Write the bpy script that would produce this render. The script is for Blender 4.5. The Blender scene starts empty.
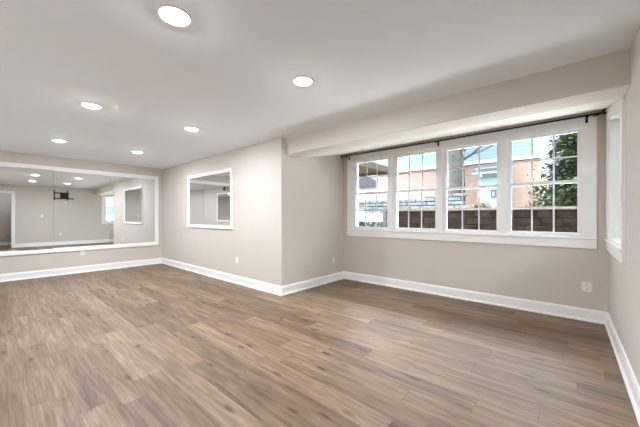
import bpy, bmesh, math, random
from mathutils import Vector, Matrix
random.seed(7)
S = bpy.context.scene
COL = S.collection
PI = math.pi

# ------------------------------------------------------------------ camera
cam_d = bpy.data.cameras.new('camera'); cam = bpy.data.objects.new('camera', cam_d); COL.objects.link(cam)
cam.location = (0, 0, 1.23)
cam.rotation_euler = (PI / 2, 0, math.radians(40.88))
cam_d.sensor_width = 36; cam_d.lens = 286.5 * 36 / 640
cam_d.shift_y = 2.5 / 640
cam_d.clip_start = 0.02; cam_d.clip_end = 300
S.camera = cam

# ------------------------------------------------------------------ world: pale blue sky with soft clouds
W = bpy.data.worlds.new('sky'); S.world = W; W.use_nodes = True
wn, wl = W.node_tree.nodes, W.node_tree.links
wn.clear()
wo = wn.new('ShaderNodeOutputWorld'); bg = wn.new('ShaderNodeBackground')
tc = wn.new('ShaderNodeTexCoord'); mp = wn.new('ShaderNodeMapping'); mp.inputs['Scale'].default_value = (1, 1, 2.6)
nz = wn.new('ShaderNodeTexNoise'); nz.inputs['Scale'].default_value = 3.2; nz.inputs['Detail'].default_value = 6
cr = wn.new('ShaderNodeValToRGB')
cr.color_ramp.elements[0].position = .40; cr.color_ramp.elements[0].color = (.13, .22, .37, 1)
cr.color_ramp.elements[1].position = .62; cr.color_ramp.elements[1].color = (.34, .39, .44, 1)
wl.new(tc.outputs['Generated'], mp.inputs['Vector']); wl.new(mp.outputs[0], nz.inputs['Vector'])
wl.new(nz.outputs['Fac'], cr.inputs[0]); sx = wn.new('ShaderNodeSeparateXYZ'); mr = wn.new('ShaderNodeMapRange')      # sky above the view brightened to add light indoors, clearer towards the horizon
mr.inputs['From Min'].default_value = .24; mr.inputs['From Max'].default_value = .50; mr.inputs['To Min'].default_value = 1.0; mr.inputs['To Max'].default_value = 6.5
wl.new(tc.outputs['Generated'], sx.inputs[0]); wl.new(sx.outputs[2], mr.inputs['Value']); wl.new(mr.outputs[0], bg.inputs['Strength'])
mw = wn.new('ShaderNodeMapRange'); mw.inputs['From Min'].default_value = .24; mw.inputs['From Max'].default_value = .50
mc = wn.new('ShaderNodeMixRGB'); mc.inputs['Color2'].default_value = (.95, 1.0, 1.08, 1)
wl.new(sx.outputs[2], mw.inputs['Value']); wl.new(mw.outputs[0], mc.inputs['Fac']); wl.new(cr.outputs[0], mc.inputs['Color1']); wl.new(mc.outputs[0], bg.inputs['Color']); wl.new(bg.outputs[0], wo.inputs['Surface'])
bg.inputs['Strength'].default_value = 1.0

# ------------------------------------------------------------------ sun (high, from the left along the house, just clearing the window wall)
sd = bpy.data.lights.new('sun', 'SUN'); sd.energy = 8.0; sd.angle = math.radians(4); sd.color = (1, .95, .88)
sun = bpy.data.objects.new('sun', sd); COL.objects.link(sun)
sun.rotation_euler = Vector((.78, .10, -.80)).to_track_quat('-Z', 'Y').to_euler()

# ------------------------------------------------------------------ exposure
LAMP = 138.0                                             # radiance of each recessed lamp lens
LAMP_COL = (.90, .97, 1.05)
vs_ = S.view_settings
S.display_settings.display_device = 'sRGB'
vs_.view_transform = 'Standard'; vs_.look = 'None'; vs_.gamma = 1; vs_.use_curve_mapping = False
vs_.exposure = 1.92
S.cycles.max_bounces = 14; S.cycles.diffuse_bounces = 7; S.cycles.glossy_bounces = 8; S.cycles.transparent_max_bounces = 16
S.cycles.use_denoising = True; S.cycles.sample_clamp_indirect = 12.0; S.cycles.sample_clamp_direct = 4.0

# ================================================================== helpers
def tag(o, label=None, cat=None, group=None, kind=None):
    if label: o['label'] = label
    if cat: o['category'] = cat
    if group: o['group'] = group
    if kind: o['kind'] = kind
    return o

def empty(name, loc=(0, 0, 0), rz=0):
    o = bpy.data.objects.new(name, None); COL.objects.link(o)
    o.empty_display_size = .1
    o.location = loc; o.rotation_euler = (0, 0, rz)
    return o

def obj(name, bm, m=None, parent=None, smooth=False, mats=None):
    me = bpy.data.meshes.new(name)
    bmesh.ops.recalc_face_normals(bm, faces=bm.faces)
    bm.to_mesh(me); bm.free()
    for x in (mats or ([m] if m else [])): me.materials.append(x)
    if smooth:
        for p in me.polygons: p.use_smooth = True
    o = bpy.data.objects.new(name, me); COL.objects.link(o)
    if parent: o.parent = parent
    return o

def box(bm, x0, x1, y0, y1, z0, z1, bev=0):
    b2 = bmesh.new()
    v = [b2.verts.new((x, y, z)) for x in (x0, x1) for y in (y0, y1) for z in (z0, z1)]
    for f in ((0, 1, 3, 2), (4, 6, 7, 5), (0, 4, 5, 1), (2, 3, 7, 6), (0, 2, 6, 4), (1, 5, 7, 3)):
        b2.faces.new([v[i] for i in f])
    if bev:
        bmesh.ops.bevel(b2, geom=list(b2.edges), offset=bev, segments=2, affect='EDGES', profile=.6)
    merge(bm, b2)

def merge(bm, b2, M=None):
    if M: bmesh.ops.transform(b2, matrix=M, verts=b2.verts)
    mp_ = {v: bm.verts.new(v.co) for v in b2.verts}
    for f in b2.faces:
        try:
            nf = bm.faces.new([mp_[v] for v in f.verts]); nf.material_index = f.material_index
        except ValueError: pass
    b2.free()

def prism(bm, poly, axis, a0, a1):
    """poly = list of 2D points; axis 'x': (y,z), 'y': (x,z), 'z': (x,y)."""
    def P(p, a):
        return {'x': (a, p[0], p[1]), 'y': (p[0], a, p[1]), 'z': (p[0], p[1], a)}[axis]
    A = [bm.verts.new(P(p, a0)) for p in poly]; B = [bm.verts.new(P(p, a1)) for p in poly]
    n = len(poly)
    fs = [bm.faces.new(A), bm.faces.new(B[::-1])]
    for i in range(n): fs.append(bm.faces.new([A[i], A[(i + 1) % n], B[(i + 1) % n], B[i]]))
    return fs

def tube(bm, pts, radii, n=10, cap=True):
    pts = [Vector(p) for p in pts]
    if not hasattr(radii, '__len__'): radii = [radii] * len(pts)
    rings = []
    up = None
    for i, p in enumerate(pts):
        d = (pts[min(i + 1, len(pts) - 1)] - pts[max(i - 1, 0)]).normalized()
        if up is None:
            up = Vector((0, 0, 1)) if abs(d.z) < .9 else Vector((1, 0, 0))
        s = d.cross(up).normalized(); u = s.cross(d).normalized(); up = u
        rings.append([bm.verts.new(p + radii[i] * (math.cos(2 * PI * k / n) * s + math.sin(2 * PI * k / n) * u)) for k in range(n)])
    for a, b in zip(rings, rings[1:]):
        for k in range(n): bm.faces.new([a[k], a[(k + 1) % n], b[(k + 1) % n], b[k]])
    if cap:
        bm.faces.new(rings[0][::-1]); bm.faces.new(rings[-1])

def lathe(bm, prof, n=40, c=(0, 0, 0)):
    """prof: list of (r, z) revolved round z."""
    rings = []
    for r, z in prof:
        if r < 1e-6: rings.append([bm.verts.new((c[0], c[1], c[2] + z))])
        else: rings.append([bm.verts.new((c[0] + r * math.cos(2 * PI * k / n), c[1] + r * math.sin(2 * PI * k / n), c[2] + z)) for k in range(n)])
    for a, b in zip(rings, rings[1:]):
        for k in range(n):
            k2 = (k + 1) % n
            if len(a) == 1: bm.faces.new([a[0], b[k], b[k2]])
            elif len(b) == 1: bm.faces.new([a[k], b[0], a[k2]])
            else: bm.faces.new([a[k], b[k], b[k2], a[k2]])

def grid_wall(us, vs, holes, to3, t0, t1):
    """slab with rectangular holes; us/vs sorted cuts; holes = set of (i,j) cells left out; to3(u,v,t) -> point."""
    bm = bmesh.new(); vv = {}
    def V(i, j, t):
        k = (i, j, t)
        if k not in vv: vv[k] = bm.verts.new(to3(us[i], vs[j], t1 if t else t0))
        return vv[k]
    nu, nv = len(us) - 1, len(vs) - 1
    solid = lambda i, j: 0 <= i < nu and 0 <= j < nv and (i, j) not in holes
    for i in range(nu):
        for j in range(nv):
            if not solid(i, j): continue
            for t in (0, 1): bm.faces.new([V(i, j, t), V(i + 1, j, t), V(i + 1, j + 1, t), V(i, j + 1, t)])
            if not solid(i - 1, j): bm.faces.new([V(i, j, 0), V(i, j + 1, 0), V(i, j + 1, 1), V(i, j, 1)])
            if not solid(i + 1, j): bm.faces.new([V(i + 1, j, 0), V(i + 1, j + 1, 0), V(i + 1, j + 1, 1), V(i + 1, j, 1)])
            if not solid(i, j - 1): bm.faces.new([V(i, j, 0), V(i + 1, j, 0), V(i + 1, j, 1), V(i, j, 1)])
            if not solid(i, j + 1): bm.faces.new([V(i, j + 1, 0), V(i + 1, j + 1, 0), V(i + 1, j + 1, 1), V(i, j + 1, 1)])
    return bm

def frame_ring(bm, x0, x1, z0, z1, w, y0, y1, wb=None, wt=None, inset=0.0):
    """picture-frame ring in the XZ plane, one continuous piece. w side width, wb bottom width, wt top width."""
    wb = w if wb is None else wb; wt = w if wt is None else wt
    O = [(x0, z0), (x1, z0), (x1, z1), (x0, z1)]
    I = [(x0 + w, z0 + wb), (x1 - w, z0 + wb), (x1 - w, z1 - wt), (x0 + w, z1 - wt)]
    L = []
    for pts, y in ((O, y0), (I, y0 + inset), (I, y1), (O, y1)):
        L.append([bm.verts.new((p[0], y, p[1])) for p in pts])
    for a in range(4):
        A, B = L[a], L[(a + 1) % 4]
        for k in range(4): bm.faces.new([A[k], A[(k + 1) % 4], B[(k + 1) % 4], B[k]])

# ================================================================== materials
def mat(name, col, rough=.5, metal=0, spec=.5, var=0, vscale=8, bump=0, bscale=60):
    m = bpy.data.materials.new(name); m.use_nodes = True
    nt = m.node_tree; b = nt.nodes['Principled BSDF']
    b.inputs['Base Color'].default_value = (*col, 1); b.inputs['Roughness'].default_value = rough
    b.inputs['Metallic'].default_value = metal; b.inputs['Specular IOR Level'].default_value = spec
    tcn = nt.nodes.new('ShaderNodeTexCoord')
    if var:
        n = nt.nodes.new('ShaderNodeTexNoise'); n.inputs['Scale'].default_value = vscale; n.inputs['Detail'].default_value = 5
        r = nt.nodes.new('ShaderNodeValToRGB')
        r.color_ramp.elements[0].position = .3; r.color_ramp.elements[0].color = (*[max(0, c * (1 - var)) for c in col], 1)
        r.color_ramp.elements[1].position = .7; r.color_ramp.elements[1].color = (*[min(1, c * (1 + var)) for c in col], 1)
        nt.links.new(tcn.outputs['Object'], n.inputs['Vector']); nt.links.new(n.outputs['Fac'], r.inputs[0])
        nt.links.new(r.outputs[0], b.inputs['Base Color'])
    if bump:
        n2 = nt.nodes.new('ShaderNodeTexNoise'); n2.inputs['Scale'].default_value = bscale; n2.inputs['Detail'].default_value = 4
        bp = nt.nodes.new('ShaderNodeBump'); bp.inputs['Strength'].default_value = bump; bp.inputs['Distance'].default_value = .01
        nt.links.new(tcn.outputs['Object'], n2.inputs['Vector']); nt.links.new(n2.outputs['Fac'], bp.inputs['Height'])
        nt.links.new(bp.outputs[0], b.inputs['Normal'])
    return m

def srgb(r, g, b):
    f = lambda c: (c / 255 / 12.92) if c / 255 <= .04045 else ((c / 255 + .055) / 1.055) ** 2.4
    return (f(r), f(g), f(b))

M_wall = mat('greige_paint', srgb(208, 200, 191), .6, spec=.25, var=.012, vscale=2, bump=.02, bscale=300)
M_ceil = mat('ceiling_paint', srgb(243, 249, 255), .8, spec=.2, var=.003, vscale=2)
M_trim = mat('white_trim_paint', srgb(243, 242, 240), .35, spec=.45, var=.005, vscale=3)
M_vinyl = mat('white_vinyl', srgb(240, 240, 240), .3, spec=.5, var=.005, vscale=3)
M_black = mat('black_metal', (.012, .012, .013), .4, metal=.6, var=.1, vscale=20)
M_plate = mat('white_plastic', srgb(238, 236, 232), .3, spec=.5, var=.005, vscale=20)
M_dark = mat('dark_slot', (.03, .03, .03), .6, var=.1)
M_grey = mat('dark_grey_plastic', (.10, .10, .10), .5, var=.1)
M_ring = mat('lamp_trim', srgb(240, 240, 238), .4, var=.005)

def mirror_mat():
    m = bpy.data.materials.new('mirror_silver'); m.use_nodes = True
    nt = m.node_tree; nt.nodes.clear()
    o = nt.nodes.new('ShaderNodeOutputMaterial'); g = nt.nodes.new('ShaderNodeBsdfGlossy')
    g.inputs['Color'].default_value = (.86, .88, .88, 1); g.inputs['Roughness'].default_value = .0
    nt.links.new(g.outputs[0], o.inputs[0]); return m
M_mirror = mirror_mat()

def glass_mat():
    m = bpy.data.materials.new('window_glass'); m.use_nodes = True
    nt = m.node_tree; nt.nodes.clear()
    o = nt.nodes.new('ShaderNodeOutputMaterial'); mx = nt.nodes.new('ShaderNodeMixShader')
    t = nt.nodes.new('ShaderNodeBsdfTransparent'); t.inputs[0].default_value = (.95, .97, .97, 1)
    g = nt.nodes.new('ShaderNodeBsdfGlossy'); g.inputs['Roughness'].default_value = 0.0
    f = nt.nodes.new('ShaderNodeFresnel'); f.inputs['IOR'].default_value = 1.3
    nt.links.new(f.outputs[0], mx.inputs[0]); nt.links.new(t.outputs[0], mx.inputs[1]); nt.links.new(g.outputs[0], mx.inputs[2])
    nt.links.new(mx.outputs[0], o.inputs[0]); return m
M_glass = glass_mat()

def emit_mat(name, col, s):
    m = bpy.data.materials.new(name); m.use_nodes = True
    b = m.node_tree.nodes['Principled BSDF']
    b.inputs['Base Color'].default_value = (.9, .9, .9, 1)
    b.inputs['Emission Color'].default_value = (*col, 1); b.inputs['Emission Strength'].default_value = s
    return m
M_lens = emit_mat('lamp_lens', LAMP_COL, LAMP)

def floor_mat():
    m = bpy.data.materials.new('vinyl_plank'); m.use_nodes = True
    nt = m.node_tree; N = nt.nodes; L = nt.links; b = N['Principled BSDF']
    def math_(op, a, c=None):
        n = N.new('ShaderNodeMath'); n.operation = op
        for i, x in enumerate((a, c)):
            if x is None: continue
            if isinstance(x, (int, float)): n.inputs[i].default_value = x
            else: L.new(x, n.inputs[i])
        return n.outputs[0]
    tcn = N.new('ShaderNodeTexCoord'); sp = N.new('ShaderNodeSeparateXYZ'); L.new(tcn.outputs['Object'], sp.inputs[0])
    X, Y = sp.outputs[0], sp.outputs[1]
    PW, PL = .178, 1.22
    yr = math_('DIVIDE', Y, PW); row = math_('FLOOR', yr); fy = math_('FRACT', yr)
    wn1 = N.new('ShaderNodeTexWhiteNoise'); wn1.noise_dimensions = '1D'; L.new(row, wn1.inputs['W'])
    xr = math_('ADD', math_('DIVIDE', X, PL), wn1.outputs['Value']); colu = math_('FLOOR', xr); fx = math_('FRACT', xr)
    cb = N.new('ShaderNodeCombineXYZ'); L.new(colu, cb.inputs[0]); L.new(row, cb.inputs[1])
    wn2 = N.new('ShaderNodeTexWhiteNoise'); wn2.noise_dimensions = '3D'; L.new(cb.outputs[0], wn2.inputs['Vector'])
    rnd = wn2.outputs['Value']
    # grain: noise stretched along x, shifted per plank
    gx = math_('ADD', math_('MULTIPLY', X, 1.0), math_('MULTIPLY', rnd, 37.0))
    cg = N.new('ShaderNodeCombineXYZ'); L.new(gx, cg.inputs[0]); L.new(math_('MULTIPLY', Y, 11.0), cg.inputs[1]); L.new(math_('MULTIPLY', rnd, 9.0), cg.inputs[2])
    n1 = N.new('ShaderNodeTexNoise'); n1.inputs['Scale'].default_value = 1.5; n1.inputs['Detail'].default_value = 5; n1.inputs['Distortion'].default_value = .7
    L.new(cg.outputs[0], n1.inputs['Vector'])
    cg2 = N.new('ShaderNodeCombineXYZ'); L.new(math_('MULTIPLY', gx, 3.0), cg2.inputs[0]); L.new(math_('MULTIPLY', Y, 90.0), cg2.inputs[1])
    n2 = N.new('ShaderNodeTexNoise'); n2.inputs['Scale'].default_value = 1.2; n2.inputs['Detail'].default_value = 3
    L.new(cg2.outputs[0], n2.inputs['Vector'])
    cg3 = N.new('ShaderNodeCombineXYZ'); L.new(math_('MULTIPLY', gx, 2.2), cg3.inputs[0]); L.new(math_('MULTIPLY', Y, 34.0), cg3.inputs[1]); L.new(math_('MULTIPLY', rnd, 5.0), cg3.inputs[2])
    n3 = N.new('ShaderNodeTexNoise'); n3.inputs['Scale'].default_value = 1.0; n3.inputs['Detail'].default_value = 4; n3.inputs['Distortion'].default_value = 1.2
    L.new(cg3.outputs[0], n3.inputs['Vector'])
    # small dark knots drawn out along the plank
    cg4 = N.new('ShaderNodeCombineXYZ'); L.new(math_('MULTIPLY', gx, 2.4), cg4.inputs[0]); L.new(math_('MULTIPLY', Y, 7.5), cg4.inputs[1])
    vo = N.new('ShaderNodeTexVoronoi'); vo.inputs['Scale'].default_value = 1.0; L.new(cg4.outputs[0], vo.inputs['Vector'])
    kn = N.new('ShaderNodeMapRange'); kn.inputs['From Min'].default_value = .03; kn.inputs['From Max'].default_value = .17; kn.inputs['To Min'].default_value = -.22; kn.inputs['To Max'].default_value = 0
    L.new(vo.outputs['Distance'], kn.inputs['Value'])
    g_ = math_('ADD', math_('MULTIPLY', n1.outputs['Fac'], .42), math_('ADD', math_('MULTIPLY', n2.outputs['Fac'], .24), math_('MULTIPLY', n3.outputs['Fac'], .34)))
    f = math_('ADD', math_('ADD', g_, kn.outputs[0]), math_('MULTIPLY', math_('SUBTRACT', rnd, .5), .13))
    rp = N.new('ShaderNodeValToRGB'); e = rp.color_ramp.elements
    e[0].position = .30; e[0].color = (*srgb(72, 53, 38), 1)
    e[1].position = .68; e[1].color = (*srgb(152, 131, 108), 1)
    k = e.new(.41); k.color = (*srgb(100, 79, 60), 1)
    k = e.new(.53); k.color = (*srgb(124, 102, 81), 1)
    L.new(f, rp.inputs[0])
    # seams
    def edge(fr, w):
        return math_('MAXIMUM', math_('LESS_THAN', fr, w), math_('GREATER_THAN', fr, 1 - w))
    seam = math_('MAXIMUM', edge(fy, .007), edge(fx, .0011))
    mx = N.new('ShaderNodeMixRGB'); mx.blend_type = 'MULTIPLY'; mx.inputs['Color2'].default_value = (.58, .53, .50, 1)
    L.new(seam, mx.inputs['Fac']); L.new(rp.outputs[0], mx.inputs['Color1']); L.new(mx.outputs[0], b.inputs['Base Color'])
    b.inputs['Roughness'].default_value = .48; b.inputs['Specular IOR Level'].default_value = .38
    bp = N.new('ShaderNodeBump'); bp.inputs['Strength'].default_value = .12; bp.inputs['Distance'].default_value = .002
    L.new(n2.outputs['Fac'], bp.inputs['Height']); L.new(bp.outputs[0], b.inputs['Normal'])
    return m
M_floor = floor_mat()

def brick_mat(name, c1, c2, mortar, bw, rh, ms=.012, rough=.9):
    m = bpy.data.materials.new(name); m.use_nodes = True
    nt = m.node_tree; N = nt.nodes; L = nt.links; b = N['Principled BSDF']
    tcn = N.new('ShaderNodeTexCoord'); sp = N.new('ShaderNodeSeparateXYZ'); L.new(tcn.outputs['Object'], sp.inputs[0])
    ad = N.new('ShaderNodeMath'); ad.operation = 'ADD'; L.new(sp.outputs[0], ad.inputs[0]); L.new(sp.outputs[1], ad.inputs[1])
    cb = N.new('ShaderNodeCombineXYZ'); L.new(ad.outputs[0], cb.inputs[0]); L.new(sp.outputs[2], cb.inputs[1])
    br = N.new('ShaderNodeTexBrick'); br.inputs['Scale'].default_value = 1
    br.inputs['Brick Width'].default_value = bw; br.inputs['Row Height'].default_value = rh; br.inputs['Mortar Size'].default_value = ms
    br.inputs['Color1'].default_value = (*c1, 1); br.inputs['Color2'].default_value = (*c2, 1); br.inputs['Mortar'].default_value = (*mortar, 1)
    L.new(cb.outputs[0], br.inputs['Vector']); L.new(br.outputs['Color'], b.inputs['Base Color'])
    b.inputs['Roughness'].default_value = rough; b.inputs['Specular IOR Level'].default_value = .1
    return m
M_brick = brick_mat('pink_brick', srgb(128, 107, 99), srgb(119, 95, 86), srgb(130, 118, 112), .22, .075, .010)

def siding_mat(name, col, gap):
    m = bpy.data.materials.new(name); m.use_nodes = True
    nt = m.node_tree; N = nt.nodes; L = nt.links; b = N['Principled BSDF']
    tcn = N.new('ShaderNodeTexCoord'); sp = N.new('ShaderNodeSeparateXYZ'); L.new(tcn.outputs['Object'], sp.inputs[0])
    d = N.new('ShaderNodeMath'); d.operation = 'DIVIDE'; d.inputs[1].default_value = .2; L.new(sp.outputs[2], d.inputs[0])
    fr = N.new('ShaderNodeMath'); fr.operation = 'FRACT'; L.new(d.outputs[0], fr.inputs[0])
    lt = N.new('ShaderNodeMath'); lt.operation = 'LESS_THAN'; lt.inputs[1].default_value = .14; L.new(fr.outputs[0], lt.inputs[0])
    mx = N.new('ShaderNodeMixRGB'); mx.inputs['Color1'].default_value = (*col, 1); mx.inputs['Color2'].default_value = (*gap, 1)
    L.new(lt.outputs[0], mx.inputs['Fac']); L.new(mx.outputs[0], b.inputs['Base Color']); b.inputs['Roughness'].default_value = .6
    return m
M_siding = siding_mat('pale_blue_siding', srgb(92, 110, 128), srgb(66, 82, 102))
M_wing = siding_mat('blue_grey_siding', srgb(92, 110, 119), srgb(72, 88, 98))

# ================================================================== the room
XL, XR, YB, YM, YW, XA, ZC = -8.0, .345, -.55, 2.96, 4.59, -3.35, 2.45
TH = .16
def struct(name, bm, m, **k):
    return tag(obj(name, bm, m, **k), kind='structure')

bm = bmesh.new(); box(bm, XL - TH, XR + 2.0, YB - TH, YW + .2, -.12, 0); struct('floor', bm, M_floor)
bm = bmesh.new(); box(bm, XL - TH, XR + 2.0, YB - TH, YW + .2, ZC, ZC + .3); struct('ceiling', bm, M_ceil)
bm = bmesh.new(); box(bm, XL - TH, XL, YB - TH, YM + TH, 0, ZC); struct('wall_left', bm, M_wall)
bm = bmesh.new(); box(bm, XL, XA - TH, YM, YM + TH, 0, ZC); struct('wall_middle', bm, M_wall)
bm = bmesh.new(); box(bm, XA - TH, XA, YM, YW + .2, 0, ZC); struct('wall_alcove', bm, M_wall)
bm = bmesh.new(); box(bm, XL, XR + 2.0, YB - TH, YB, 0, ZC); struct('wall_back', bm, M_wall)
# window wall: one wide opening for the four sash units
OX0, OX1, OZ0, OZ1 = -3.135, .135, .965, 2.29
bm = grid_wall([XA, OX0, OX1, XR], [0, OZ0, OZ1, ZC], {(1, 1)}, lambda u, v, t: (u, t, v), YW, YW + .2); struct('wall_window', bm, M_wall)
# right wall: doorway beside the camera, window in the alcove
DY0, DY1, DZ = -.44, .25, 2.12
RY0, RY1, RZ1 = 3.42, 4.44, 2.29
RZ0, RZ2 = 2.09, 2.29                                    # its head follows the slope of the alcove ceiling
bm = bmesh.new()
prism(bm, [(YB, 0), (DY0, 0), (DY0, DZ), (DY1, DZ), (DY1, 0), (4.0, 0), (4.0, .965), (RY0, .965), (RY0, RZ0), (RY1, RZ2), (RY1, .965), (4.0, .965),
           (4.0, 0), (YW + .2, 0), (YW + .2, ZC), (YB, ZC)], 'x', XR, XR + TH)
struct('wall_right', bm, M_wall)
# small hall behind the doorway
bm = bmesh.new(); box(bm, XR + 1.55, XR + 1.7, YB, 1.5, 0, ZC); struct('wall_hall_far', bm, M_wall)
bm = bmesh.new(); box(bm, XR + TH, XR + 1.55, 1.35, 1.5, 0, ZC); struct('wall_hall_side', bm, M_wall)
# dropped header over the alcove: flat underside, then sloping up to the window wall
BY0, BY1, BZ = 3.055, 3.36, 2.19
bm = bmesh.new()
fs = prism(bm, [(BY0, ZC), (BY0, BZ), (BY1, BZ), (YW, ZC - .005), (YW, ZC)], 'x', XA, XR)
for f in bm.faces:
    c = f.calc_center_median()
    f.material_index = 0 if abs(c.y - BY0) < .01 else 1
M_soff = mat('daylit_greige_paint', srgb(224, 219, 213), .7, spec=.2, var=.005, vscale=2)  # wall paint made lighter, daylight on the underside put into its colour
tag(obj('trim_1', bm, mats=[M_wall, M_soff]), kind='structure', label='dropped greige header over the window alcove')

# baseboards
def baseboard(name, p0, p1, nrm):
    p0, p1, n = Vector((*p0, 0)), Vector((*p1, 0)), Vector((*nrm, 0))
    prof = [(0, 0), (.030, 0), (.030, .012), (.025, .022), (.017, .026), (.017, .118), (.013, .130), (.009, .140), (0, .142)]
    bm = bmesh.new()
    A = [bm.verts.new(p0 + n * a + Vector((0, 0, b))) for a, b in prof]; B = [bm.verts.new(p1 + n * a + Vector((0, 0, b))) for a, b in prof]
    bm.faces.new(A); bm.faces.new(B[::-1])
    for i in range(len(prof)):
        j = (i + 1) % len(prof); bm.faces.new([A[i], A[j], B[j], B[i]])
    return struct(name, bm, M_trim)
baseboard('baseboard_left', (XL, YB), (XL, YM), (1, 0))
baseboard('baseboard_middle', (XL, YM), (XA + .03, YM), (0, -1))
baseboard('baseboard_alcove', (XA, YM), (XA, YW), (1, 0))
baseboard('baseboard_window', (XA, YW), (XR, YW), (0, -1))
baseboard('baseboard_right', (XR, DY1 + .09), (XR, YW), (-1, 0))
baseboard('baseboard_back', (XL, YB), (XR, YB), (0, 1))
baseboard('baseboard_hall', (XR + 1.55, YB), (XR + 1.55, 1.35), (-1, 0))

# doorway trim
d = tag(empty('door_1', (XR, .1, 0)), kind='structure', label='white cased doorway seen in the wall mirror')
bm = bmesh.new()
def doorcase(bm, y0, y1, z1, w, x0, x1):
    prism(bm, [(y0 - w, 0), (y0, 0), (y0, z1), (y1, z1), (y1, 0), (y1 + w, 0), (y1 + w, z1 + w), (y0 - w, z1 + w)], 'x', x0, x1)
doorcase(bm, DY0 - .1 + .005, DY1 - .1 - .005, DZ - .005, .09, -.018, 0); obj('casing', bm, M_trim, d)
bm = bmesh.new()
prism(bm, [(DY0 - .1, 0), (DY0 - .08, 0), (DY0 - .08, DZ - .02), (DY1 - .12, DZ - .02), (DY1 - .12, 0), (DY1 - .1, 0), (DY1 - .1, DZ), (DY0 - .1, DZ)], 'x', -.002, TH)
obj('jamb', bm, M_trim, d)
bm = bmesh.new(); box(bm, .02, .06, DY1 - .1235, DY1 - .12, .98, 1.06); obj('strike_plate', bm, M_dark, d)

# ------------------------------------------------------------------ windows
def sash(parent, name, cx, y, z0, z1, hw, rb, rt):
    st = .048
    bm = bmesh.new(); frame_ring(bm, cx - hw, cx + hw, z0, z1, st, y, y + .032, wb=rb, wt=rt, inset=.006)
    s = obj(name, bm, M_vinyl, parent)
    gx0, gx1, gz0, gz1 = cx - hw + st, cx + hw - st, z0 + rb, z1 - rt
    bm = bmesh.new(); box(bm, gx0 - .005, gx1 + .005, y + .014, y + .018, gz0 - .005, gz1 + .005); obj('pane', bm, M_glass, s)
    for k in (1, 2):
        x = gx0 + (gx1 - gx0) * k / 3
        bm = bmesh.new(); box(bm, x - .009, x + .009, y + .008, y + .0135, gz0 - .003, gz1 + .003); obj('muntin', bm, M_vinyl, s)
    zc = (gz0 + gz1) / 2
    bm = bmesh.new(); box(bm, gx0 - .003, gx1 + .003, y + .0075, y + .0137, zc - .009, zc + .009); obj('muntin', bm, M_vinyl, s)
    return s

UN = [-2.75, -1.915, -1.08, -.245]
HW = .378
wlabels = ['leftmost sash window, beside the alcove side wall', 'second sash window from the left, brick house behind',
           'third sash window from the left, grey tree trunk behind', 'rightmost sash window, evergreen behind']
for i, cx in enumerate(UN):
    w = tag(empty('window_%d' % (i + 1), (0, YW, 0)), kind='structure', label=wlabels[i])
    bm = bmesh.new(); frame_ring(bm, cx - .3975, cx + .3975, OZ0 + .001, OZ1 - .001, .0195, .004, .19, wb=.022, wt=.018); obj('frame', bm, M_vinyl, w)
    sash(w, 'upper_sash', cx, .050, 1.632, 2.274, HW, .030, .030)
    ls = sash(w, 'lower_sash', cx, .015, .985, 1.668, HW, .045, .038)
    bm = bmesh.new(); box(bm, cx - .03, cx + .03, .012, .04, 1.668, 1.682, .004); obj('sash_lock', bm, M_vinyl, ls)
# casing round the four units with flat mullion boards
bm = bmesh.new(); frame_ring(bm, OX0 - .115, OX1 + .115, .850, 2.395, .118, -.022, 0, wb=.118, wt=.108, inset=.004)
cs = tag(obj('trim_2', bm, M_trim), kind='structure', label='white casing round the four sash windows'); cs.location = (0, YW, 0)
for a, b_ in zip(UN, UN[1:]):
    bm = bmesh.new(); box(bm, (a + b_) / 2 - .034, (a + b_) / 2 + .034, -.014, .10, OZ0, OZ1, .003); obj('mullion', bm, M_trim, cs)
bm = bmesh.new(); box(bm, OX0 - .118, OX1 + .118, -.034, -.02, .958, .974, .003); obj('stool', bm, M_trim, cs)

# alcove window in the right wall
w = tag(empty('window_5', (XR, 0, 0)), kind='structure', label='narrow looking window in the right wall beside the corner')
w.rotation_euler = (0, 0, -PI / 2)      # local x -> -world y, local y -> +world x
c5 = -(RY0 + RY1) / 2; hw5 = (RY1 - RY0) / 2
bm = bmesh.new(); frame_ring(bm, c5 - hw5 + .001, c5 + hw5 - .001, .966, RZ1 - .001, .02, .0, TH, wb=.022, wt=.02); obj('frame', bm, M_trim, w)
sash(w, 'upper_sash', c5, .115, 1.60, RZ1 - .02, hw5 - .02, .03, .035)
sash(w, 'lower_sash', c5, .082, .986, 1.64, hw5 - .02, .045, .038)
bm = bmesh.new()
def rw(y, z): return (-y, z)
# casing ring, its head cut to the slope of the alcove ceiling
O = [rw(4.555, .85), rw(3.30, .85), rw(3.30, 2.18), rw(3.36, 2.18), rw(4.555, 2.43)]
slope = lambda y: BZ + (y - BY1) / (YW - BY1) * (ZC - BZ)
O = [rw(4.56, .85), rw(3.30, .85), rw(3.30, BZ - .005), rw(BY1, BZ - .005), rw(4.56, slope(4.56) - .008)]
I = [rw(RY1, .965), rw(RY0, .965), rw(RY0, RZ0), rw(RY0 + .06, RZ0 + .012), rw(RY1, RZ2)]
LL = [[bm.verts.new((p[0], y, p[1])) for p in pts] for pts, y in ((O, -.022), (I, -.018), (I, 0), (O, 0))]
for a in range(4):
    for k in range(5): bm.faces.new([LL[a][k], LL[a][(k + 1) % 5], LL[(a + 1) % 4][(k + 1) % 5], LL[(a + 1) % 4][k]])
obj('casing', bm, M_trim, w)
bm = bmesh.new(); box(bm, -4.57, -3.28, -.036, -.02, .955, .972, .003); obj('stool', bm, M_trim, w)

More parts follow.
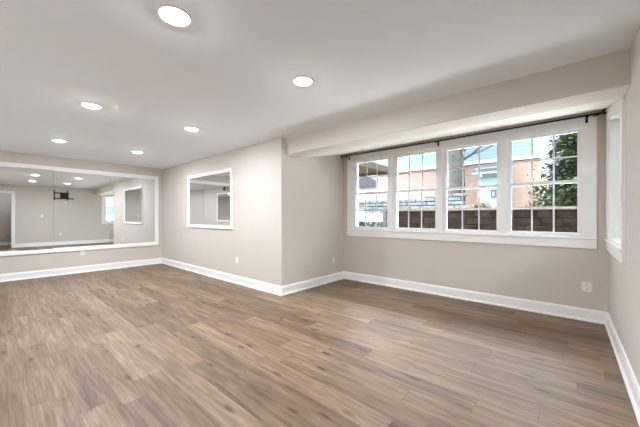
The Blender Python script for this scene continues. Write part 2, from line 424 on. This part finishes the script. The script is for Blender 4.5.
# ------------------------------------------------------------------ mirrors
def framed_mirror(name, loc, rz, x0, x1, z0, z1, fw, panels, label, seam=.002, turn=()):
    """local: mirror lies in XZ plane, faces -Y."""
    t = tag(empty(name, loc, rz), label, 'mirror')
    bm = bmesh.new(); frame_ring(bm, x0, x1, z0, z1, fw, -.030, -.001, inset=.012); obj('frame', bm, M_trim, t)
    xs = panels
    for k, (a, b_) in enumerate(zip(xs, xs[1:])):
        h_ = (b_ - a) / 2 - seam; th = turn[k] if turn else 0
        bm = bmesh.new(); box(bm, -h_, h_, -.0035, .0035, z0 + fw - .01, z1 - fw + .01, .0012); p = obj('mirror_panel', bm, M_mirror, t)
        p.location = ((a + b_) / 2, -.006 - abs(th) * h_, 0); p.rotation_euler = (0, 0, th)      # panels hung very slightly out of true
    return t
# left wall, faces +x : local -Y -> +X  => rz = +90deg ; local x -> world y
framed_mirror('wall_mirror', (XL, 0, 0), PI / 2, -.20, 2.86, .485, 2.245, .085, [-.12, .862, 1.815, 2.78],
              'long white framed wall mirror of several panels on the left wall', turn=(-.020, -.006, -.004))
framed_mirror('wall_mirror', (0, YM, 0), 0, -6.50, -4.70, .985, 2.125, .062, [-6.445, -4.755],
              'small white framed mirror on the middle wall beside the corner')
framed_mirror('wall_mirror', (0, YB, 0), PI, 4.62, 6.42, 1.0, 2.20, .062, [4.675, 6.365],
              'white framed mirror seen only inside the small mirror on the middle wall')

# ------------------------------------------------------------------ recessed lights
LX, LY = [-1.81, -3.98, -6.22], [.74, 1.855]
llab = {(0, 0): 'recessed ceiling light nearest the viewer, the largest, at the top of the photo',
        (0, 1): 'recessed ceiling light closest to the header over the windows',
        (1, 0): 'middle recessed ceiling light of the row away from the window side',
        (1, 1): 'middle recessed ceiling light of the row above the small mirror',
        (2, 0): 'recessed ceiling light closest to the long mirror, leftmost in the photo',
        (2, 1): 'farthest recessed ceiling light, by the corner between the two mirrors'}
def copy_tree(o, parent=None):
    c = o.copy(); COL.objects.link(c)
    if parent: c.parent = parent
    for ch in list(o.children): copy_tree(ch, c)
    return c
L0 = empty('recessed_light', (LX[0], LY[0], ZC))
bm = bmesh.new(); lathe(bm, [(.080, -.001), (.098, -.001), (.097, -.006), (.090, -.010), (.082, -.008), (.080, -.001)], 48); obj('trim_ring', bm, M_ring, L0, True)
bm = bmesh.new(); lathe(bm, [(.081, -.002), (.079, -.008), (.070, -.0135), (.05, -.017), (.025, -.0185), (0, -.019)], 48); obj('lens', bm, M_lens, L0, True)
for i in range(3):
    for j in range(2):
        o = L0 if (i, j) == (0, 0) else copy_tree(L0)
        o.location = (LX[i], LY[j], ZC)
        tag(o, llab[(i, j)], 'light', 'recessed lights in the ceiling')

# ------------------------------------------------------------------ outlets, switch, mount
def outlet(loc, rz, label, big=1.0):
    t = tag(empty('wall_outlet', loc, rz), label, 'outlet')
    bm = bmesh.new(); box(bm, -.036 * big, .036 * big, -.006, 0, -.058, .058, .0025); obj('cover_plate', bm, M_plate, t)
    for s in (-1, 1):
        bm = bmesh.new(); box(bm, -.017, .017, -.009, -.005, s * .024 - .014, s * .024 + .014, .003); so = obj('socket', bm, M_plate, t)
        for q in (-1, 1):
            bm = bmesh.new(); box(bm, q * .007 - .0016, q * .007 + .0016, -.0095, -.0085, s * .024 - .003, s * .024 + .006); obj('slot', bm, M_dark, so)
    return t
outlet((XL, 1.33, .43), PI / 2, 'white outlet on the left wall under the long mirror')
outlet((-4.56, YM, .43), 0, 'white outlet low on the middle wall, right of the small mirror')
outlet((XA, 4.25, .39), PI / 2, 'white outlet on the side wall of the alcove')
outlet((.166, YW, .40), 0, 'white outlet under the windows near the right corner', 1.25)
outlet((XR, 1.89, .46), -PI / 2, 'white outlet on the right wall, reflected low in the long mirror')
t = tag(empty('light_switch', (XR, 1.08, 1.22), -PI / 2), 'white light switch on the right wall, reflected in the long mirror', 'light switch')
bm = bmesh.new(); box(bm, -.036, .036, -.006, 0, -.058, .058, .0025); obj('cover_plate', bm, M_plate, t)
bm = bmesh.new(); box(bm, -.016, .016, -.010, -.005, -.033, .033, .002); obj('rocker', bm, M_plate, t)
t = tag(empty('cable_plate', (XR, 2.05, 1.80), -PI / 2), 'small white cable plate under the black television mount', 'cable plate')
bm = bmesh.new(); box(bm, -.036, .036, -.006, 0, -.03, .03, .0025); obj('cover_plate', bm, M_plate, t)
bm = bmesh.new(); tube(bm, [(0, -.004, 0), (0, -.014, 0)], .005, 10); obj('socket', bm, M_dark, t)

# television wall mount, local x = -world y, local -y = into the room (-x)
t = tag(empty('television_mount', (XR, 1.99, 2.10), -PI / 2), 'empty black television wall mount on the right wall, reflected in the long mirror', 'wall mount')
bm = bmesh.new(); box(bm, -.16, .12, -.012, 0, -.13, .13, .003); obj('wall_plate', bm, M_black, t)
for z, xa in ((.10, -.16), (-.13, -.345)):
    bm = bmesh.new(); box(bm, xa, .31, -.045, -.02, z - .022, z + .022, .004); obj('rail', bm, M_black, t)
for x in (-.115, .30):
    bm = bmesh.new(); box(bm, x - .02, x + .02, -.062, -.045, -.21, .22, .004); obj('bracket', bm, M_black, t)
bm = bmesh.new(); prism(bm, [(-.10, -.02), (-.02, .11), (.03, .11), (-.04, -.02), (.03, -.14), (-.02, -.14)], 'y', -.022, -.010); obj('arm', bm, M_black, t)

M_hall_fill = emit_mat('hall_fill_lens', LAMP_COL, LAMP * .22)
hl = copy_tree(L0)  # unseen lamp, added to brighten the hall through the doorway
for c in hl.children:
    if c.name.startswith('lens'): c.data = c.data.copy(); c.data.materials[0] = M_hall_fill
hl.location = (XR + .8, .1, ZC)
tag(hl, 'added unseen fill light in the small hall behind the cased doorway', 'light', 'added fill light in the hall')
tb = tag(empty('alarm_box', (-5.2, YB, 2.36), PI), 'small dark grey box high on the wall inside the small mirror', 'wall box')
bm = bmesh.new(); box(bm, -.06, .06, -.05, 0, -.07, .07, .008); obj('housing', bm, M_grey, tb)
bm = bmesh.new(); box(bm, -.04, .04, -.054, -.048, -.05, -.02, .002); obj('grille', bm, M_dark, tb)

# ------------------------------------------------------------------ curtain rod
r = tag(empty('curtain_rod', (0, 4.47, 2.375)), 'thin black curtain rod along the top of the windows', 'curtain rod')
bm = bmesh.new(); tube(bm, [(-3.325, 0, .004), (-1.5, 0, -.004), (.290, 0, .004)], .0105, 12); obj('rod', bm, M_black, r, True)
for x in (-3.20, -1.52, .165):
    bm = bmesh.new(); box(bm, x - .011, x + .011, .088, .098, -.06, .010, .002); box(bm, x - .006, x + .006, .0, .09, -.020, -.011, .002); box(bm, x - .011, x + .011, -.013, .013, -.022, .006, .003)
    obj('bracket', bm, M_black, r)
bm = bmesh.new(); tube(bm, [(-3.335, 0, .004), (-3.322, 0, .004)], .014, 12); obj('end_cap', bm, M_black, r, True)
bm = bmesh.new(); tube(bm, [(.22, .03, -.012), (.283, .0, .0), (.300, -.03, .025), (.318, -.09, .045)], .008, 10); obj('end_arm', bm, M_black, r, True)
bm = bmesh.new(); tube(bm, [(.300, .02, .0), (.334, .03, .01)], .011, 10); obj('end_cap', bm, M_black, r, True)

# ================================================================== outside
M_ground = mat('winter_ground', srgb(150, 148, 125), .95, spec=.05, var=.25, vscale=3)
M_drive = mat('pale_concrete', srgb(232, 231, 229), .9, spec=.05, var=.1, vscale=4)
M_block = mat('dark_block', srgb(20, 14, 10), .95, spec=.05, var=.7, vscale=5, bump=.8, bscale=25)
M_cap = mat('block_cap', srgb(66, 55, 47), .95, spec=.05, var=.2, vscale=6)
M_stone = mat('pale_stone', srgb(84, 88, 89), .9, spec=.05, var=.35, vscale=5)
M_bark = mat('grey_bark', srgb(62, 61, 59), .95, spec=.05, var=.4, vscale=9, bump=.8, bscale=20)
M_green = mat('evergreen', srgb(38, 47, 31), .8, spec=.05, var=.5, vscale=6)
M_hedge = mat('grey_green_leaf', srgb(52, 58, 50), .85, spec=.05, var=.35, vscale=9)
M_dry = mat('dry_shrub', srgb(74, 60, 42), .9, spec=.05, var=.3, vscale=9)
M_white = mat('white_paint', srgb(150, 156, 162), .6, var=.01)
M_roof = mat('grey_shingle', srgb(62, 62, 65), .9, spec=.05, var=.2, vscale=12)
M_soffit = mat('brown_soffit', srgb(74, 63, 49), .8, spec=.05, var=.18, vscale=4)
M_edge = mat('dark_fascia', srgb(62, 56, 50), .7, spec=.05, var=.1)
M_car = mat('silver_white_car', srgb(112, 120, 128), .25, spec=.6, var=.01)
M_cglass = mat('car_glass', srgb(150, 172, 190), .05, spec=.8, var=.05)
M_tyre = mat('tyre', (.02, .02, .02), .8, var=.1)

bm = bmesh.new(); box(bm, -14, 30, YW + .2, 7.8, -.4, 0.0); tag(obj('ground_patio', bm, M_drive), kind='structure')
M_asph = mat('driveway_asphalt', srgb(110, 110, 108), .95, spec=.05, var=.12, vscale=5)
bm = bmesh.new(); box(bm, -40, 30, 7.8, 60, -.4, -.002); tag(obj('ground_driveway', bm, M_asph), kind='structure')
bm = bmesh.new(); box(bm, -3.95, 30, 7.85, 60, 0, 1.40); tag(obj('ground_terrace', bm, M_ground), kind='structure')

# block retaining wall
t = tag(empty('retaining_wall', (0, 7.5, 0)), 'dark brown block retaining wall close outside the windows', 'retaining wall')
bm = bmesh.new()
RN = 8; rh = 1.36 / RN
for rI in range(RN):
    x = -3.95 + (rI % 2) * .2 - .2
    while x < 4.0:
        ln = random.uniform(.26, .50); sb = rI * .012 + random.uniform(0, .06)
        x0, x1 = max(x, -3.95), x + ln - .005
        if x1 - x0 > .05: box(bm, x0, x1, sb, .34, rI * rh + .001, (rI + 1) * rh - .002, random.uniform(.015, .04))
        x += ln
box(bm, -3.95, 4.0, .12, .33, 0, 1.35)
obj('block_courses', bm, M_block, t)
bm = bmesh.new(); box(bm, -3.97, 4.02, .06, .38, 1.362, 1.425, .01); obj('cap_stone', bm, M_cap, t)
tp = tag(empty('gate_post', (-4.03, 7.55, 0)), 'black post at the left end of the block retaining wall', 'post')
bm = bmesh.new(); box(bm, -.05, .05, -.05, .05, 0, 1.36, .006); obj('shaft', bm, M_tyre, tp)
bm = bmesh.new(); box(bm, -.06, .06, -.06, .06, 1.36, 1.40, .01); obj('cap', bm, M_tyre, tp)

# leaf builder
def leaves(bm, pts, size, flat=.3):
    for p in pts:
        p = Vector(p)
        d = Vector((random.gauss(0, 1), random.gauss(0, 1), random.gauss(0, flat) - .2)).normalized()
        s = d.cross(Vector((random.gauss(0, .4), random.gauss(0, .4), 1))).normalized()
        l = size * random.uniform(.6, 1.4); w_ = l * .32
        v = [bm.verts.new(q) for q in (p, p + d * l * .5 + s * w_, p + d * l, p + d * l * .5 - s * w_)]
        bm.faces.new(v)

# low hedge in front of the driveway
t = tag(empty('low_hedge', (-5.6, 8.05, 0)), 'low grey green hedge outside the leftmost window', 'hedge')
pts = []
for k in range(15000):
    pts.append((random.uniform(-1.6, 1.4), random.uniform(-.3, .3), random.uniform(.05, 1.02) + random.uniform(0, .05)))
bm = bmesh.new(); leaves(bm, pts, .07); obj('foliage', bm, M_hedge, t)
bm = bmesh.new()
for k in range(14): tube(bm, [(-1.5 + k * .215, 0, 0), (-1.5 + k * .215 + random.uniform(-.1, .1), random.uniform(-.1, .1), 1.0)], [.015, .006], 6)
obj('stems', bm, M_bark, t); t.children[-1]['kind'] = 'stuff'

# parked car, side view, nose to the right
t = tag(empty('parked_car', (-8.7, 12.4, 0)), 'pale silver car parked beyond the hedge outside the leftmost window', 'car')
bm = bmesh.new()
prism(bm, [(-2.2, .35), (2.15, .35), (2.2, .7), (2.05, .92), (1.15, 1.02), (-1.9, 1.05), (-2.2, .85)], 'y', -.85, .85); 
bmesh.ops.bevel(bm, geom=list(bm.edges), offset=.07, segments=3, affect='EDGES'); obj('body', bm, M_car, t, True)
bm = bmesh.new(); prism(bm, [(-1.8, 1.03), (1.2, 1.0), (.45, 1.52), (-1.35, 1.52)], 'y', -.72, .72); bmesh.ops.bevel(bm, geom=list(bm.edges), offset=.06, segments=2, affect='EDGES'); obj('window_glass', bm, M_cglass, t, True)
bm = bmesh.new(); prism(bm, [(-1.35, 1.5), (.45, 1.5), (.35, 1.60), (-1.25, 1.60)], 'y', -.70, .70); bmesh.ops.bevel(bm, geom=list(bm.edges), offset=.03, segments=2, affect='EDGES'); obj('roof', bm, M_car, t, True)
for x in (-1.35, 1.4):
    for y in (-.80, .80):
        bm = bmesh.new(); tube(bm, [(x, y - .1, .33), (x, y + .1, .33)], .33, 24); wl_ = obj('wheel', bm, M_tyre, t)
        bm = bmesh.new(); tube(bm, [(x, y - .11, .33), (x, y + .11, .33)], .18, 16); obj('hubcap', bm, M_car, wl_)

# pale dry-stacked stone wall on the terrace
t = tag(empty('stone_wall', (0, 14.4, 1.4)), 'pale dry stacked stone wall beyond the second and first windows', 'stone wall')
bm = bmesh.new()
for rI in range(5):
    x = -12.0
    while x < -3.7:
        ln = random.uniform(.5, 1.1); hgt = .19
        lim = -3.75 if rI < 4 else -4.2
        if rI >= 4 and x < -5.6: x += ln; continue
        if x + ln < lim + .6: box(bm, x, x + ln - .03, rI * .06 + random.uniform(0, .06), .55, rI * hgt + .0, rI * hgt + hgt - random.uniform(.03, .05), .02)
        x += ln
box(bm, -12, -3.8, .45, .54, -.2, .74)
obj('stacked_stones', bm, M_stone, t)
bm = bmesh.new(); box(bm, -12.0, -3.96, 14.1, 15.2, 0, 1.40); tag(obj('ground_bank', bm, M_ground), kind='structure')

# brick house opposite
t = tag(empty('brick_house', (0, 17, 0)), 'pink brick house with pale blue siding above, beyond the windows', 'house')
bm = bmesh.new(); box(bm, -9.75, -1.0, 0, 8, 0, 4.02); obj('brick_wall', bm, M_brick, t)
bm = bmesh.new(); box(bm, -9.75, -1.0, -.03, 8, 4.02, 7.6); obj('upper_siding', bm, M_siding, t)
bm = bmesh.new(); box(bm, -9.80, -.95, -.10, -.03, 3.98, 4.16, .01); obj('band_board', bm, M_white, t)
bm = bmesh.new(); box(bm, -1.22, -.97, -.07, .1, 4.16, 7.6, .01); obj('corner_board', bm, M_white, t)
bm = bmesh.new(); tube(bm, [(-.88, .05, 1.4), (-.88, .05, 7.5)], .06, 8); obj('downspout', bm, M_white, t)
bm = bmesh.new(); prism(bm, [(-10.2, 7.6), (-.5, 7.6), (-5.4, 10.2)], 'y', -.5, 8.5); obj('roof', bm, M_roof, t)
bm = bmesh.new(); box(bm, -3.2, -2.3, -2.0, 0, 0, 3.25); wg = obj('wing', bm, M_wing, t)
bm = bmesh.new(); prism(bm, [(-2.25, 3.22), (0, 3.22), (0, 3.95), (-2.25, 3.38)], 'x', -3.35, -2.1); obj('wing_roof', bm, M_roof, wg)
bm = bmesh.new(); box(bm, -3.38, -2.07, -2.30, -2.24, 3.15, 3.24); obj('gutter', bm, M_wing, wg)
bm = bmesh.new(); lathe(bm, [(0, .12), (.07, .10), (.085, .03), (.06, 0), (0, 0)], 20, (-3.05, -2.2, 3.02)); obj('porch_lamp', bm, M_white, wg, True)
bm = bmesh.new(); frame_ring(bm, -2.66, -2.46, 2.08, 2.42, .045, -2.03, -2.0); obj('small_window_frame', bm, M_edge, wg)

# roof corner of a neighbouring porch (left)
t = tag(empty('porch_roof', (-8.5, 9.0, 0)), 'brown porch roof corner seen from below at the top of the leftmost window', 'porch roof')
bm = bmesh.new(); box(bm, -3.5, 2.42, -3.0, 2.6, 3.22, 3.34); obj('soffit', bm, M_soffit, t)
bm = bmesh.new(); box(bm, 2.42, 2.48, -3.0, 2.66, 3.16, 3.42); obj('fascia', bm, M_edge, t)
bm = bmesh.new(); box(bm, -3.5, 2.42, 2.6, 2.66, 3.12, 3.42); obj('fascia', bm, M_edge, t)
for y in (-2.6, 2.3):
    bm = bmesh.new(); box(bm, -2.4, -2.25, y - .07, y + .07, 0, 3.22, .01); obj('post', bm, M_white, t)

# white garage far left
t = tag(empty('white_garage', (-13.5, 19.5, 0)), 'white gabled garage far beyond the leftmost window', 'garage')
bm = bmesh.new(); box(bm, -3, 3, 0, 6, 0, 3.6); obj('wall', bm, M_white, t)
bm = bmesh.new(); prism(bm, [(-3.3, 3.5), (3.3, 3.5), (0, 5.2)], 'y', -.3, 6.3); obj('roof', bm, M_roof, t)

# bare tree
t = tag(empty('bare_tree', (-4.32, 15.55, 1.2)), 'grey trunked bare tree beyond the third window', 'tree')
bm = bmesh.new()
tube(bm, [(0, 0, -1.2), (.0, 0, .3), (.03, 0, 1.6), (.0, 0, 3.0), (-.1, .1, 5.5), (-.2, .2, 8.0)], [.55, .44, .39, .37, .28, .15], 14); obj('trunk', bm, M_bark, t, True)
def limb(p, d, ln, r0, depth):
    pts = [Vector(p)]; d = Vector(d).normalized(); n = 5
    for k in range(n):
        d = (d + Vector((random.uniform(-.22, .22), random.uniform(-.22, .22), random.uniform(-.10, .2)))).normalized()
        q_ = pts[-1] + d * ln / n; q_.y = min(q_.y, 1.15); pts.append(q_)
    tube(bm, pts, [r0 * (1 - .75 * k / n) for k in range(n + 1)], 7)
    if depth:
        for k in range(1, n + 1):
            for _ in range(1 + (depth > 1)):
                q = (d + Vector((random.uniform(-.9, .9), random.uniform(-.6, .6), random.uniform(-.3, .8)))).normalized()
                limb(pts[k], q, ln * .5, r0 * .35, depth - 1)
for (z, dx, dz, ln, r0) in ((2.75, 1, .45, 3.2, .11), (2.9, .8, .8, 3.4, .11), (3.2, 1, .6, 4.0, .10), (3.0, -1, .7, 2.5, .1), (2.0, -.55, 1.3, 3.2, .16), (3.6, 1, .5, 3.5, .1), (4.6, -1, .8, 3.5, .1), (5.4, 1, .9, 3, .09)):
    bm = bmesh.new(); limb((.15 * (1 if dx > 0 else -1), -.05, z), (dx, random.uniform(-.35, .1), dz), ln, r0 * .6, 2); obj('branch', bm, M_bark, t, True)

# evergreen
t = tag(empty('evergreen_tree', (.85, 11.4, 1.40)), 'dark green evergreen tree beyond the rightmost window', 'tree')
bm = bmesh.new(); tube(bm, [(0, 0, 0), (.03, 0, 2.5), (0, 0, 6.2)], [.14, .10, .02], 10); obj('trunk', bm, M_bark, t, True)
bm = bmesh.new(); pts = []
for k in range(230):
    z = .15 + 5.8 * (k / 230); R = 1.75 * (1 - z / 6.6) ** .75 * random.uniform(.78, 1.08); a = k * 2.39996 + random.uniform(-.3, .3)
    for s in range(int(260 * R / 1.5) + 40):
        f = random.uniform(.04, 1) ** .62
        rr = R * f; sp_ = .07 + .10 * f
        pts.append((rr * math.cos(a) + random.gauss(0, sp_), rr * math.sin(a) + random.gauss(0, sp_), z + .10 - .28 * f * f + random.gauss(0, .09)))
leaves(bm, pts, .12, .45); obj('foliage', bm, M_green, t)

# dry clump on the terrace edge
t = tag(empty('dry_shrub', (-1.75, 8.6, 1.40)), 'tan dried shrub on the terrace behind the retaining wall', 'shrub')
bm = bmesh.new()
leaves(bm, [(random.gauss(0, .10), random.gauss(0, .09), abs(random.gauss(.06, .06))) for _ in range(420)], .07, 1.0); obj('foliage', bm, M_dry, t)
